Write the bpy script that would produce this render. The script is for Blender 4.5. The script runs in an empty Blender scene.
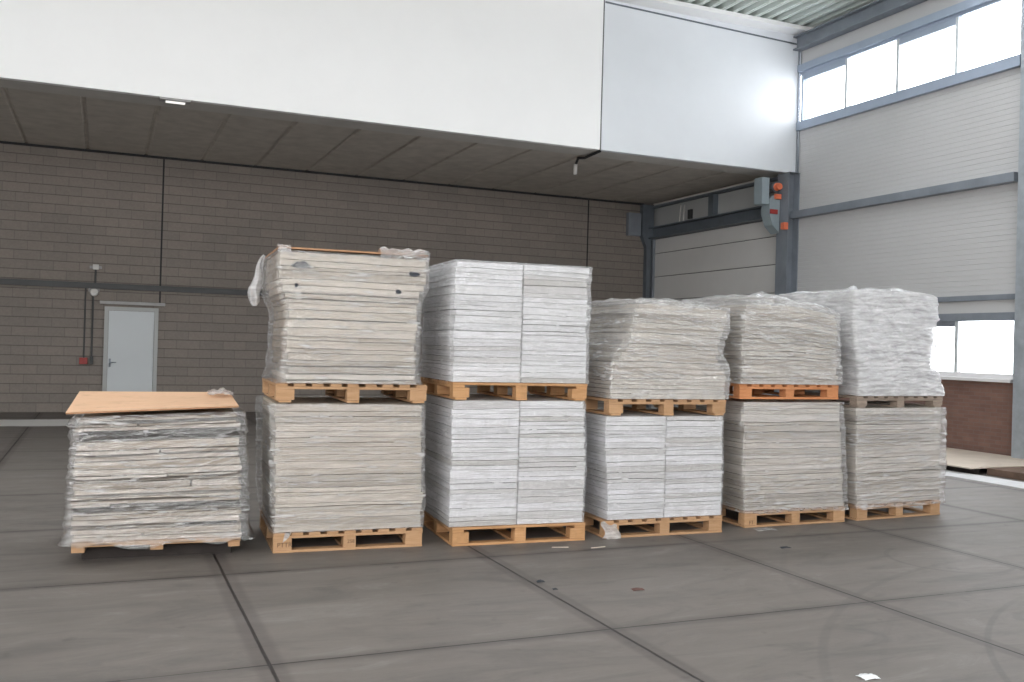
import bpy, bmesh, math, random
from mathutils import Vector, Matrix, noise
random.seed(7)
S = bpy.context.scene
COL = S.collection
R = math.radians

# ------------------------------------------------------------------ camera
YAW, PITCH, ROLL, FPX, H = R(23.26675811), R(0.29509833), R(1.57273856), 951.40392476, 1.67
cy, sy, cp, sp = math.cos(YAW), math.sin(YAW), math.cos(PITCH), math.sin(PITCH)
fw = Vector((sy*cp, cy*cp, sp)); rt = Vector((cy, -sy, 0)); up = rt.cross(fw)
r2 = rt*math.cos(ROLL) + up*math.sin(ROLL); u2 = -rt*math.sin(ROLL) + up*math.cos(ROLL)
cd = bpy.data.cameras.new('camera'); cam = bpy.data.objects.new('camera', cd); COL.objects.link(cam)
cd.sensor_width = 36; cd.lens = FPX/1024*36; cd.clip_end = 200
cam.matrix_world = Matrix(((r2.x, u2.x, -fw.x, 0), (r2.y, u2.y, -fw.y, 0), (r2.z, u2.z, -fw.z, H), (0, 0, 0, 1)))
S.camera = cam

# ------------------------------------------------------------------ node helpers
class NT:
    def __init__(s, name):
        s.m = bpy.data.materials.new(name); s.m.use_nodes = True
        s.t = s.m.node_tree; s.t.nodes.clear()
        s.out = s.t.nodes.new('ShaderNodeOutputMaterial')
    def n(s, typ, ins=None, **kw):
        nd = s.t.nodes.new(typ)
        for k, v in kw.items(): setattr(nd, k, v)
        for k, v in (ins or {}).items():
            if isinstance(v, bpy.types.NodeSocket): s.t.links.new(v, nd.inputs[k])
            else: nd.inputs[k].default_value = v
        return nd
    def math(s, op, a, b=0.0, c=0.0, clamp=False):
        return s.n('ShaderNodeMath', {0: a, 1: b, 2: c}, operation=op, use_clamp=clamp).outputs[0]
    def coord(s, scale=(1, 1, 1), loc=(0, 0, 0), rot=(0, 0, 0), which='Object'):
        tc = s.n('ShaderNodeTexCoord')
        return s.n('ShaderNodeMapping', {'Vector': tc.outputs[which], 'Scale': scale, 'Location': loc, 'Rotation': rot}).outputs[0]
    def noise(s, vec, scale, detail=4, rough=.6, dist=0.0):
        return s.n('ShaderNodeTexNoise', {'Vector': vec, 'Scale': scale, 'Detail': detail, 'Roughness': rough, 'Distortion': dist}).outputs['Fac']
    def ramp(s, fac, stops, interp='LINEAR'):
        r = s.n('ShaderNodeValToRGB', {'Fac': fac}); e = r.color_ramp; e.interpolation = interp
        while len(e.elements) < len(stops): e.elements.new(.5)
        for el, (p, c) in zip(e.elements, stops):
            el.position = p; el.color = (*c, 1) if len(c) == 3 else c
        return r.outputs['Color']
    def mix(s, fac, a, b, blend='MIX'):
        f = lambda v: (*v, 1) if isinstance(v, tuple) and len(v) == 3 else v
        nd = s.n('ShaderNodeMix', data_type='RGBA', blend_type=blend)
        for k, v in ((0, fac), (6, f(a)), (7, f(b))):
            if isinstance(v, bpy.types.NodeSocket): s.t.links.new(v, nd.inputs[k])
            else: nd.inputs[k].default_value = v
        return nd.outputs[2]
    def bump(s, h, strength=.3, dist=.01):
        return s.n('ShaderNodeBump', {'Height': h, 'Strength': strength, 'Distance': dist}).outputs[0]
    def bsdf(s, color, rough=.6, normal=None, metal=0.0, spec=.5, **kw):
        f = (*color, 1) if isinstance(color, tuple) and len(color) == 3 else color
        ins = {'Base Color': f, 'Roughness': rough, 'Metallic': metal, 'Specular IOR Level': spec}
        if normal is not None: ins['Normal'] = normal
        ins.update(kw)
        b = s.n('ShaderNodeBsdfPrincipled', ins)
        s.t.links.new(b.outputs[0], s.out.inputs['Surface'])
        return s.m
    def rnd(s): return s.n('ShaderNodeObjectInfo').outputs['Random']

def simple(name, c, rough=.5, metal=0.0, var=.12, scale=6, bump=.0, spec=.5):
    t = NT(name); v = t.coord()
    f = t.noise(v, scale, 5)
    lo = tuple(x*(1-var) for x in c); hi = tuple(min(1, x*(1+var)) for x in c)
    col = t.ramp(f, [(.3, lo), (.7, hi)])
    nm = t.bump(t.noise(v, scale*8, 3), bump, .004) if bump else None
    return t.bsdf(col, rough, nm, metal, spec)

MAT = {}
# floor: 2 m concrete slabs, joints, tyre marks
def floor_mat():
    t = NT('slab_concrete'); v = t.coord()
    sx = t.n('ShaderNodeSeparateXYZ', {'Vector': v}); X, Y = sx.outputs[0], sx.outputs[1]
    wob = t.math('MULTIPLY', t.math('SUBTRACT', t.noise(v, 1.3, 3), .5), .03)
    def grid(a, off):
        q = t.math('ADD', t.math('SUBTRACT', a, off), 100.0)
        q = t.math('MODULO', q, 2.0)
        return t.math('ABSOLUTE', t.math('SUBTRACT', q, 1.0))      # 1 at the joint -> 0 at slab centre
    gx = t.math('SUBTRACT', 1.0, grid(t.math('ADD', X, t.math('MULTIPLY', wob, .25)), .83))
    gy = t.math('SUBTRACT', 1.0, grid(t.math('ADD', Y, t.math('MULTIPLY', wob, .4)), 4.96))
    def line(d, w0, w1): return t.n('ShaderNodeMapRange', {'Value': d, 'From Min': w0, 'From Max': w1, 'To Min': 1.0, 'To Max': 0.0}, interpolation_type='SMOOTHSTEP').outputs[0]
    big = t.noise(v, .55, 6, .62); mid = t.noise(v, 3.1, 6, .7); fine = t.noise(v, 40, 4, .7)
    stre = t.noise(t.coord((.7, 3.5, 1), rot=(0, 0, .5)), 2.0, 6, .7, .6)
    cell = t.n('ShaderNodeTexWhiteNoise', noise_dimensions='2D')
    cx = t.n('ShaderNodeCombineXYZ', {0: t.math('FLOOR', t.math('MULTIPLY', t.math('SUBTRACT', X, .83), .5)), 1: t.math('FLOOR', t.math('MULTIPLY', t.math('SUBTRACT', Y, 4.96), .5))})
    t.t.links.new(cx.outputs[0], cell.inputs['Vector'])
    base = t.ramp(big, [(.25, (0.132, 0.116, 0.105)), (.5, (0.161, 0.142, 0.129)), (.78, (0.189, 0.167, 0.152))])
    base = t.mix(.62, base, t.ramp(mid, [(.25, (0.112, 0.098, 0.090)), (.55, (0.163, 0.145, 0.132)), (.8, (0.200, 0.177, 0.161))]))
    base = t.mix(.5, base, t.ramp(stre, [(.3, (0.121, 0.107, 0.097)), (.65, (0.186, 0.165, 0.149))]))
    base = t.mix(t.math('MULTIPLY', cell.outputs[0], .16), base, (0.208, 0.185, 0.169))
    base = t.mix(t.math('MULTIPLY', fine, .22), base, (0.084, 0.075, 0.070))
    spots = t.noise(v, 5.5, 2, .5); spots = t.n('ShaderNodeMapRange', {'Value': spots, 'From Min': .68, 'From Max': .8}).outputs[0]
    base = t.mix(t.math('MULTIPLY', spots, .5), base, (0.042, 0.036, 0.034))
    scuff = t.noise(t.coord((.5, 1.6, 1), loc=(3, 8, 0), rot=(0, 0, -.25)), 1.7, 7, .72, 1.5)
    base = t.mix(t.n('ShaderNodeMapRange', {'Value': scuff, 'From Min': .5, 'From Max': .70, 'To Max': .68}).outputs[0], base, (0.085, 0.079, 0.074))
    base = t.mix(t.n('ShaderNodeMapRange', {'Value': scuff, 'From Min': .44, 'From Max': .28, 'To Max': .6}).outputs[0], base, (0.222, 0.212, 0.198))
    # steel-edge stain beside the long joints, grime beside the cross joints
    ragged = t.math('ADD', t.math('MULTIPLY', t.noise(v, 2.2, 4), .8), .25, clamp=True)
    base = t.mix(t.math('MULTIPLY', line(gx, .055, .10), t.math('MULTIPLY', ragged, .62)), base, (0.063, 0.050, 0.049))
    base = t.mix(t.math('MULTIPLY', line(gy, .02, .085), t.math('MULTIPLY', ragged, .62)), base, (0.053, 0.046, 0.044))
    base = t.mix(t.math('MULTIPLY', line(gx, .006, .013), .93), base, (0.013, 0.010, 0.010))
    keep = t.math('GREATER_THAN', t.noise(t.coord((0.197, 0.180, 0.173)), 2.4, 1), .42)
    base = t.mix(t.math('MULTIPLY', line(gy, .004, .011), t.math('ADD', .35, t.math('MULTIPLY', keep, .5))), base, (0.016, 0.012, 0.013))
    # pale stripe before the far wall, fading out to the right
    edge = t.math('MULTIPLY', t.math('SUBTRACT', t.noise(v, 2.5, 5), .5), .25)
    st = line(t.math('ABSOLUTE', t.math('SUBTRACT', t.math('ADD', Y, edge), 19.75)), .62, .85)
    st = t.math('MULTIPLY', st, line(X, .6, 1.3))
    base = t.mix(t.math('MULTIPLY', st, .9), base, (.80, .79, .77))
    # tyre marks
    for (ax, ay, rad, w, dx, dy, lim, k) in ((7.21, 1.39, 3.55, .028, -.75, .66, .86, .42), (8.19, -.01, 5.8, .03, -.62, .78, .95, .2),
                                             (7.3, 1.07, 4.73, .04, -.55, .83, .86, .3), (6.49, 5.81, .48, .03, -.9, -.4, -.2, .4),
                                             (9.4, 2.6, 5.6, .04, -.5, .86, .8, .15)):
        d = t.n('ShaderNodeVectorMath', {0: v, 1: (ax, ay, 0)}, operation='SUBTRACT').outputs[0]
        ln = t.n('ShaderNodeVectorMath', {0: d}, operation='LENGTH').outputs['Value']
        nd = t.n('ShaderNodeVectorMath', {0: d}, operation='NORMALIZE').outputs[0]
        q = math.hypot(dx, dy)
        dt = t.n('ShaderNodeVectorMath', {0: nd, 1: (dx/q, dy/q, 0)}, operation='DOT_PRODUCT').outputs['Value']
        m = line(t.math('ABSOLUTE', t.math('SUBTRACT', ln, rad)), w*.35, w)
        a = t.n('ShaderNodeMapRange', {'Value': dt, 'From Min': lim, 'From Max': lim+.08}).outputs[0]
        m = t.math('MULTIPLY', t.math('MULTIPLY', m, a), t.math('MULTIPLY', ragged, k))
        base = t.mix(m, base, (.045, .042, .043))
    hgt = t.math('SUBTRACT', t.math('MULTIPLY', fine, .06), t.math('MAXIMUM', line(gx, .004, .014), t.math('MULTIPLY', line(gy, .003, .01), .7)))
    rough = t.n('ShaderNodeMapRange', {'Value': mid, 'To Min': .42, 'To Max': .66}).outputs[0]
    return t.bsdf(base, rough, t.bump(hgt, .35, .008), spec=.4)
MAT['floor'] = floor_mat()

def block_mat():
    t = NT('concrete_blockwork')
    tc = t.n('ShaderNodeTexCoord'); sx = t.n('ShaderNodeSeparateXYZ', {'Vector': tc.outputs['Object']})
    v = t.n('ShaderNodeCombineXYZ', {0: sx.outputs[0], 1: sx.outputs[2]}).outputs[0]
    b = t.n('ShaderNodeTexBrick', {'Vector': v, 'Color1': (0.270, 0.234, 0.206, 1), 'Color2': (0.219, 0.194, 0.174, 1), 'Mortar': (0.129, 0.113, 0.103, 1), 'Scale': 1.0, 'Mortar Size': .007,
                                  'Mortar Smooth': .3, 'Bias': 0.0, 'Brick Width': .5, 'Row Height': .2}, offset=.5)
    n1 = t.noise(tc.outputs['Object'], .6, 5); n2 = t.noise(tc.outputs['Object'], 25, 4)
    c = t.mix(.35, b.outputs['Color'], t.ramp(n1, [(.3, (0.196, 0.177, 0.163)), (.7, (0.282, 0.246, 0.222))]))
    c = t.mix(.22, c, t.ramp(n2, [(.3, (0.157, 0.140, 0.125)), (.7, (0.313, 0.280, 0.251))]))
    # horizontal bed joints read darker than the perpends
    bed = t.math('ABSOLUTE', t.math('SUBTRACT', t.math('FRACT', t.math('MULTIPLY', sx.outputs[2], 5.0)), .5))
    bed = t.n('ShaderNodeMapRange', {'Value': bed, 'From Min': .44, 'From Max': .48}).outputs[0]
    c = t.mix(t.math('MULTIPLY', bed, .6), c, (0.082, 0.073, 0.067))
    h = t.math('SUBTRACT', t.math('MULTIPLY', n2, .15), b.outputs['Fac'])
    return t.bsdf(c, .9, t.bump(h, .5, .01), spec=.2)
MAT['block'] = block_mat()

def brick_mat():
    t = NT('brown_brick')
    tc = t.n('ShaderNodeTexCoord'); sx = t.n('ShaderNodeSeparateXYZ', {'Vector': tc.outputs['Object']})
    v = t.n('ShaderNodeCombineXYZ', {0: sx.outputs[1], 1: sx.outputs[2]}).outputs[0]
    b = t.n('ShaderNodeTexBrick', {'Vector': v, 'Color1': (0.260, 0.147, 0.119, 1), 'Color2': (0.195, 0.105, 0.084, 1), 'Mortar': (0.208, 0.168, 0.147, 1), 'Scale': 1.0, 'Mortar Size': .006,
                                  'Brick Width': .22, 'Row Height': .065}, offset=.5)
    n = t.noise(tc.outputs['Object'], 3, 5)
    c = t.mix(.4, b.outputs['Color'], t.ramp(n, [(.3, (0.169, 0.105, 0.087)), (.7, (0.286, 0.182, 0.154))]))
    return t.bsdf(c, .85, t.bump(t.math('SUBTRACT', 1.0, b.outputs['Fac']), .4, .006), spec=.2)
MAT['brick'] = brick_mat()

MAT['soffit'] = simple('raw_concrete_plank', (0.511, 0.474, 0.426), .9, 0, .12, 3, .3, .2)
MAT['edge_concrete'] = simple('edge_concrete', (0.559, 0.544, 0.512), .85, 0, .08, 2, .2, .2)
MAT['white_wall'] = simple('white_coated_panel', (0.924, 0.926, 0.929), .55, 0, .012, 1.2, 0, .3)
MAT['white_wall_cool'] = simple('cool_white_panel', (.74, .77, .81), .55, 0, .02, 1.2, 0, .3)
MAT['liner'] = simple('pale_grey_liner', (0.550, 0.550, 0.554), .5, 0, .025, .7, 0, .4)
MAT['liner_shade'] = simple('shaded_liner_panel', (.40, .41, .41), .55, 0, .05, 1, 0, .3)  # darker copy of the liner, shade under the mezzanine put into the colour
MAT['door_panel'] = simple('sectional_door_paint', (0.660, 0.656, 0.648), .5, 0, .04, .8, 0, .4)
MAT['steel'] = simple('blue_grey_steel', (.225, .25, .285), .5, .1, .12, 2.5, .05)
MAT['steel_light'] = simple('galvanised_steel', (.42, .46, .50), .45, .35, .15, 5, .05)
MAT['steel_dark'] = simple('dark_steel', (0.119, 0.140, 0.162), .5, .1, .12, 3, 0)
MAT['frame'] = simple('window_frame_metal', (.36, .42, .52), .4, .2, .05, 3)
MAT['frame_light'] = simple('pale_frame_metal', (.6, .64, .66), .4, .1, .05, 3)
MAT['sill'] = simple('white_stone_sill', (.78, .77, .78), .5, 0, .04, 3)
MAT['deck_metal'] = simple('roof_deck_metal', (.60, .65, .62), .4, .1, .05, .8)
MAT['door_grey'] = simple('grey_door_paint', (.56, .595, .615), .45, 0, .03, .6)
MAT['frame_door'] = simple('door_frame_paint', (.40, .41, .405), .5, 0, .05, 2)
MAT['tray'] = simple('dark_cable_tray', (0.073, 0.075, 0.077), .6, .1, .08, 3)
MAT['grey_plastic'] = simple('grey_plastic', (.34, .335, .33), .5)
MAT['pale_plastic'] = simple('pale_plastic', (.58, .57, .55), .5)
MAT['red'] = simple('red_plastic', (.33, .035, .03), .5)
MAT['black'] = simple('black_plastic', (.03, .033, .034), .5)
MAT['joint'] = simple('dark_sealant_gap_shade', (.025, .025, .027), .8)
MAT['orange'] = simple('orange_plastic', (.8, .2, .1), .5)
MAT['unit_grey'] = simple('unit_grey_paint', (.30, .36, .39), .5, 0, .06, 3)
MAT['brown_timber'] = simple('brown_timber', (.15, .10, .075), .85, 0, .2, 6, .3, .2)
MAT['ply_pale'] = simple('pale_plywood_sheet', (.58, .5, .42), .7, 0, .08, 3, .1, .2)
MAT['strip'] = simple('pale_concrete_kerb', (.66, .66, .67), .7, 0, .07, 5, .1, .3)
MAT['paper'] = simple('white_paper', (.82, .83, .85), .7)
MAT['leaf'] = simple('dry_leaf', (.12, .06, .05), .8)
MAT['ink'] = simple('stamp_ink', (.10, .055, .03), .8)
MAT['shade_timber'] = simple('shade_dark_timber', (.035, .03, .028), .85, 0, .2, 6, .2, .2)  # near-black timber, the shade under boards put into its colour
MAT['dark_grey'] = simple('dark_grey_matt', (.04, .045, .055), .8)  # near-black grey for the film patches and floor litter

def emit_mat():
    t = NT('lamp_diffuser'); e = t.n('ShaderNodeEmission', {'Color': (1, .98, .95, 1), 'Strength': 1.1})
    t.t.links.new(e.outputs[0], t.out.inputs['Surface']); return t.m
MAT['lamp'] = emit_mat()

def glass_mat():
    t = NT('window_glass')
    tr = t.n('ShaderNodeBsdfTransparent', {'Color': (.96, .98, 1, 1)}); gl = t.n('ShaderNodeBsdfGlossy', {'Roughness': .02})
    fr = t.n('ShaderNodeFresnel', {'IOR': 1.3}).outputs[0]
    m = t.n('ShaderNodeMixShader', {0: t.math('MULTIPLY', fr, .6), 1: tr.outputs[0], 2: gl.outputs[0]})
    t.t.links.new(m.outputs[0], t.out.inputs['Surface']); return t.m
MAT['glass'] = glass_mat()

def wood_mat(name, a, b, c, rough=.75, axis=0):
    t = NT(name); r = t.rnd()
    sc = [14, 14, 14]; sc[axis] = 1.3
    tc = t.n('ShaderNodeTexCoord')
    off = t.n('ShaderNodeVectorMath', {0: tc.outputs['Object'], 1: t.n('ShaderNodeCombineXYZ', {0: t.math('MULTIPLY', r, 9), 1: t.math('MULTIPLY', r, 5), 2: r}).outputs[0]}, operation='ADD').outputs[0]
    v = t.n('ShaderNodeMapping', {'Vector': off, 'Scale': sc}).outputs[0]
    g = t.noise(v, 2.2, 6, .65, 1.2)
    col = t.ramp(g, [(.25, a), (.5, b), (.8, c)])
    col = t.mix(t.math('MULTIPLY', r, .35), col, tuple(x*.62 for x in b))
    dirt = t.n('ShaderNodeMapRange', {'Value': t.noise(off, 7, 4), 'From Min': .55, 'From Max': .8}).outputs[0]
    col = t.mix(t.math('MULTIPLY', dirt, .35), col, tuple(x*.35 for x in a))
    return t.bsdf(col, rough, t.bump(g, .25, .003), spec=.25)
MAT['wood'] = wood_mat('pallet_pine', (0.365, 0.214, 0.110), (0.464, 0.281, 0.154), (0.534, 0.345, 0.209))
MAT['wood_orange'] = wood_mat('orange_pallet_paint', (0.414, 0.170, 0.076), (0.558, 0.238, 0.102), (0.630, 0.323, 0.170))
MAT['wood_tan'] = wood_mat('reddish_pallet_wood', (0.402, 0.214, 0.096), (0.524, 0.293, 0.140), (0.594, 0.373, 0.199))
MAT['wood_grey'] = wood_mat('weathered_pallet_wood', (.2, .155, .125), (.3, .24, .195), (.4, .33, .27))
MAT['ply'] = wood_mat('plywood_face', (0.781, 0.469, 0.280), (0.840, 0.535, 0.341), (0.879, 0.586, 0.393), .6)
MAT['ply_edge'] = simple('plywood_edge', (.36, .2, .11), .8, 0, .2, 12)

def panel_mat(name, stops, line):
    """cut edges of pressed sheets: a tone for each sheet, thin bands along the edge, rough nibbled grain"""
    t = NT(name); r = t.rnd()
    tc = t.n('ShaderNodeTexCoord')
    sh = t.n('ShaderNodeVectorMath', {0: tc.outputs['Object'], 1: t.n('ShaderNodeCombineXYZ', {0: t.math('MULTIPLY', r, 13), 1: t.math('MULTIPLY', r, 7), 2: t.math('MULTIPLY', r, 3)}).outputs[0]}, operation='ADD').outputs[0]
    base = t.ramp(r, stops, 'CONSTANT')
    fine = t.noise(t.n('ShaderNodeMapping', {'Vector': sh, 'Scale': (1.2, 1.2, 55)}).outputs[0], 1.0, 3, .6)
    fine2 = t.noise(t.n('ShaderNodeMapping', {'Vector': sh, 'Scale': (7, 7, 130)}).outputs[0], 1.0, 4, .7)
    c = t.mix(t.n('ShaderNodeMapRange', {'Value': fine, 'From Min': .56, 'From Max': .64, 'To Max': .6}).outputs[0], base, line)
    c = t.mix(t.n('ShaderNodeMapRange', {'Value': fine, 'From Min': .42, 'From Max': .32, 'To Max': .4}).outputs[0], c, tuple(min(.88, x*2.0) for x in line))
    c = t.mix(t.n('ShaderNodeMapRange', {'Value': fine2, 'From Min': .6, 'From Max': .72, 'To Max': .5}).outputs[0], c, tuple(x*.55 for x in line))
    return t.bsdf(c, .75, t.bump(t.math('ADD', fine, t.math('MULTIPLY', fine2, .6)), .5, .006), spec=.25)
BEIGE = [(0, (0.487, 0.428, 0.352)), (.22, (0.543, 0.483, 0.401)), (.45, (0.440, 0.388, 0.319)), (.62, (0.583, 0.523, 0.443)), (.82, (0.394, 0.348, 0.289)), (.93, (0.630, 0.578, 0.506))]
WHITE = [(0, (0.722, 0.726, 0.734)), (.3, (0.670, 0.672, 0.683)), (.5, (0.758, 0.759, 0.776)), (.7, (0.582, 0.572, 0.565)), (.85, (0.634, 0.638, 0.652)), (.94, (0.511, 0.494, 0.472))]
MAT['beige'] = panel_mat('beige_sheet_edge', BEIGE, (0.315, 0.276, 0.234))
MAT['greige'] = panel_mat('grey_beige_sheet_edge', [(p, tuple(a*b for a, b in zip(c, (1.02, 1.045, 1.08)))) for p, c in BEIGE], (.25, .245, .235))
MAT['white'] = panel_mat('white_sheet_edge', WHITE, (0.416, 0.411, 0.397))
MAT['mixed'] = panel_mat('mixed_sheet_edge', [(0, (0.471, 0.407, 0.335)), (.3, (0.629, 0.573, 0.506)), (.38, (0.432, 0.374, 0.305)), (.57, (0.078, 0.073, 0.066)), (.70, (0.519, 0.461, 0.395)), (.86, (0.361, 0.312, 0.256))], (0.282, 0.247, 0.210))

def film_mat(name, milk0, milk1, gl, tint=(.94, .94, .95), streak=(2.2, 2.2, 26)):
    t = NT(name); tc = t.n('ShaderNodeTexCoord'); r = t.rnd()
    sh = t.n('ShaderNodeVectorMath', {0: tc.outputs['Object'], 1: t.n('ShaderNodeCombineXYZ', {0: t.math('MULTIPLY', r, 17), 2: t.math('MULTIPLY', r, 5)}).outputs[0]}, operation='ADD').outputs[0]
    v1 = t.n('ShaderNodeMapping', {'Vector': sh, 'Scale': streak}).outputs[0]
    v2 = t.n('ShaderNodeMapping', {'Vector': sh, 'Scale': (4, 4, 9), 'Rotation': (.25, .2, 0)}).outputs[0]
    n1 = t.noise(v1, 1.6, 5, .65, .8); n2 = t.noise(v2, 1.2, 5, .6, 1.0)
    v3 = t.n('ShaderNodeMapping', {'Vector': sh, 'Scale': (4, 4, 80)}).outputs[0]; n3 = t.noise(v3, 1.0, 3, .6, .5)
    hgt = t.math('ADD', t.math('ADD', n1, t.math('MULTIPLY', n2, .8)), t.math('MULTIPLY', n3, .22))
    nm = t.bump(hgt, 1.0, .0125)
    milk = t.math('MULTIPLY', n1, n2)
    milk = t.n('ShaderNodeMapRange', {'Value': milk, 'From Min': .12, 'From Max': .42, 'To Min': milk0, 'To Max': milk1}).outputs[0]
    # white glint streaks put into the film's colour, beside its real gloss
    v4 = t.n('ShaderNodeMapping', {'Vector': sh, 'Scale': (5, 5, 70), 'Rotation': (.03, .04, 0)}).outputs[0]
    st = t.math('MULTIPLY', t.noise(v4, 1.0, 4, .65, .4), t.math('ADD', .45, n2))
    st = t.n('ShaderNodeMapRange', {'Value': st, 'From Min': .54, 'From Max': .64, 'To Max': .75}).outputs[0]
    milk = t.math('MAXIMUM', milk, st)
    tr = t.n('ShaderNodeBsdfTransparent', {'Color': (*tint, 1)})
    df = t.n('ShaderNodeBsdfDiffuse', {'Color': (.86, .86, .87, 1), 'Normal': nm})
    tl = t.n('ShaderNodeBsdfTranslucent', {'Color': (.86, .86, .87, 1), 'Normal': nm})
    body = t.n('ShaderNodeMixShader', {0: .4, 1: df.outputs[0], 2: tl.outputs[0]})
    gs = t.n('ShaderNodeBsdfGlossy', {'Color': (1, 1, 1, 1), 'Roughness': .085, 'Normal': nm})
    a = t.n('ShaderNodeMixShader', {0: milk, 1: tr.outputs[0], 2: body.outputs[0]})
    lw = t.n('ShaderNodeLayerWeight', {'Blend': .35, 'Normal': nm}).outputs['Fresnel']
    g = t.math('ADD', t.math('MULTIPLY', lw, gl), gl*.25, clamp=True)
    m = t.n('ShaderNodeMixShader', {0: g, 1: a.outputs[0], 2: gs.outputs[0]})
    t.t.links.new(m.outputs[0], t.out.inputs['Surface']); return t.m
MAT['film'] = film_mat('stretch_film', .03, .26, .40)
MAT['film_clear'] = film_mat('clear_stretch_film', .01, .20, .42)
MAT['film_milky'] = film_mat('milky_stretch_film', .34, .80, .42)
MAT['film_loose'] = film_mat('loose_stretch_film', .07, .38, .40, streak=(1.6, 1.6, 15))
MAT['film_white'] = film_mat('bunched_stretch_film', .5, .9, .45)
MAT['film_side'] = film_mat('tight_stretch_film', .08, .26, .25)

# ------------------------------------------------------------------ mesh helpers
class MB:
    def __init__(s): s.bm = bmesh.new()
    def box(s, a, b, bevel=0.0):
        a, b = Vector(a), Vector(b)
        vs = [s.bm.verts.new((x, y, z)) for x in (a.x, b.x) for y in (a.y, b.y) for z in (a.z, b.z)]
        fs = [(0, 1, 3, 2), (4, 6, 7, 5), (0, 4, 5, 1), (2, 3, 7, 6), (0, 2, 6, 4), (1, 5, 7, 3)]
        F = [s.bm.faces.new([vs[i] for i in f]) for f in fs]
        if bevel:
            es = list({e for f in F for e in f.edges})
            bmesh.ops.bevel(s.bm, geom=es, offset=bevel, segments=2, affect='EDGES', profile=.7)
        return s
    def prism(s, pts, axis, a, b):
        """polygon pts in the plane normal to axis, extruded from a to b"""
        def P(p, q):
            return {0: (q, p[0], p[1]), 1: (p[0], q, p[1]), 2: (p[0], p[1], q)}[axis]
        A = [s.bm.verts.new(P(p, a)) for p in pts]; B = [s.bm.verts.new(P(p, b)) for p in pts]
        n = len(pts)
        s.bm.faces.new(A); s.bm.faces.new(B[::-1])
        for i in range(n): s.bm.faces.new((A[i], B[i], B[(i+1) % n], A[(i+1) % n]))
        return s
    def strip(s, pts, axis, a, b):
        def P(p, q): return {0: (q, p[0], p[1]), 1: (p[0], q, p[1]), 2: (p[0], p[1], q)}[axis]
        A = [s.bm.verts.new(P(p, a)) for p in pts]; B = [s.bm.verts.new(P(p, b)) for p in pts]
        for i in range(len(pts)-1): s.bm.faces.new((A[i], B[i], B[i+1], A[i+1]))
        return s
    def tube(s, pts, r, n=10):
        pts = [Vector(p) for p in pts]; rings = []
        for i, p in enumerate(pts):
            d = (pts[min(i+1, len(pts)-1)] - pts[max(i-1, 0)]).normalized()
            x = d.orthogonal().normalized(); y = d.cross(x)
            if rings and False: pass
            rings.append([s.bm.verts.new(p + (x*math.cos(k*2*math.pi/n) + y*math.sin(k*2*math.pi/n))*r) for k in range(n)])
        for a, b in zip(rings, rings[1:]):
            for k in range(n): s.bm.faces.new((a[k], a[(k+1) % n], b[(k+1) % n], b[k]))
        s.bm.faces.new(rings[0][::-1]); s.bm.faces.new(rings[-1])
        return s
    def build(s, name, mat, parent=None, loc=None, smooth=False, kind=None):
        bmesh.ops.recalc_face_normals(s.bm, faces=s.bm.faces)
        me = bpy.data.meshes.new(name); 
        if loc is not None: bmesh.ops.translate(s.bm, vec=-Vector(loc), verts=s.bm.verts)
        s.bm.to_mesh(me); s.bm.free()
        me.materials.append(MAT[mat] if isinstance(mat, str) else mat)
        if smooth:
            for p in me.polygons: p.use_smooth = True
        o = bpy.data.objects.new(name, me); COL.objects.link(o)
        if loc is not None: o.location = loc
        if parent is not None: o.parent = parent
        if kind: o['kind'] = kind
        return o
def tag(o, label, cat, group=None):
    o['label'] = label; o['category'] = cat
    if group: o['group'] = group
    return o
def empty(name, loc, rz=0.0, label=None, cat=None, group=None):
    o = bpy.data.objects.new(name, None); COL.objects.link(o); o.empty_display_size = .2
    o.location = loc; o.rotation_euler = (0, 0, rz)
    if label: tag(o, label, cat, group)
    return o
def struct(name, mb, mat, parent=None): return mb.build(name, mat, parent, kind='structure' if parent is None else None)

# ------------------------------------------------------------------ the hall
XW, YF, YB, XL, YR = 13.66, 16.42, 22.3, -9.0, -9.0
ZS, ZR = 5.62, 8.60
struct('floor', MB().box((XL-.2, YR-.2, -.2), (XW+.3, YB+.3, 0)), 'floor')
struct('wall_back', MB().box((XL-.2, YB, 0), (XW+.3, YB+.25, ZS+.3)), 'block')
struct('wall_left', MB().box((XL-.2, YR, 0), (XL, YB, 2.2)).box((XL-.2, 1.5, 2.2), (XL, YB, ZR+.2)).box((XL-.2, YR, 7.4), (XL, 1.5, ZR+.2)), 'liner')  # unseen left wall, its opening added to light the piles from the left
for k in range(3): struct('column', MB().box((XL-.2, YR+.4+k*4.9-.12, 2.2), (XL, YR+.4+k*4.9+.12, 7.4)), 'steel')

# mezzanine underside: hollow-core planks with grooves between them
m = MB(); x = -1.58 - 1.17*6; prev = XL
pts = [(XL, ZS)]
while x < XW:
    if x > XL+.1: pts += [(x-.05, ZS), (x-.02, ZS+.028), (x+.02, ZS+.028), (x+.05, ZS)]
    x += 1.17
pts += [(XW, ZS), (XW, ZS+.25), (XL, ZS+.25)]
m.prism(pts, 1, YF+.1, YB)
struct('ceiling_mezzanine', m, 'soffit')
struct('trim_1', MB().box((XL, YF+.03, ZS-.06), (XW-.02, YF+.72, ZS+.2)), 'edge_concrete')
# dark strip painted as the gap's shadow where planks meet the blockwork
struct('trim_gap_shade', MB().box((XL, YB-.03, ZS-.05), (XW-.3, YB, ZS)), 'joint')
for nm, xx, z0, z1 in (('trim_3', 1.13, 2.35, 5.57), ('trim_4', 11.68, 0, 5.57)):
    struct(nm, MB().box((xx-.018, YB-.004, z0), (xx+.018, YB+.01, z1)), 'joint')

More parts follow.
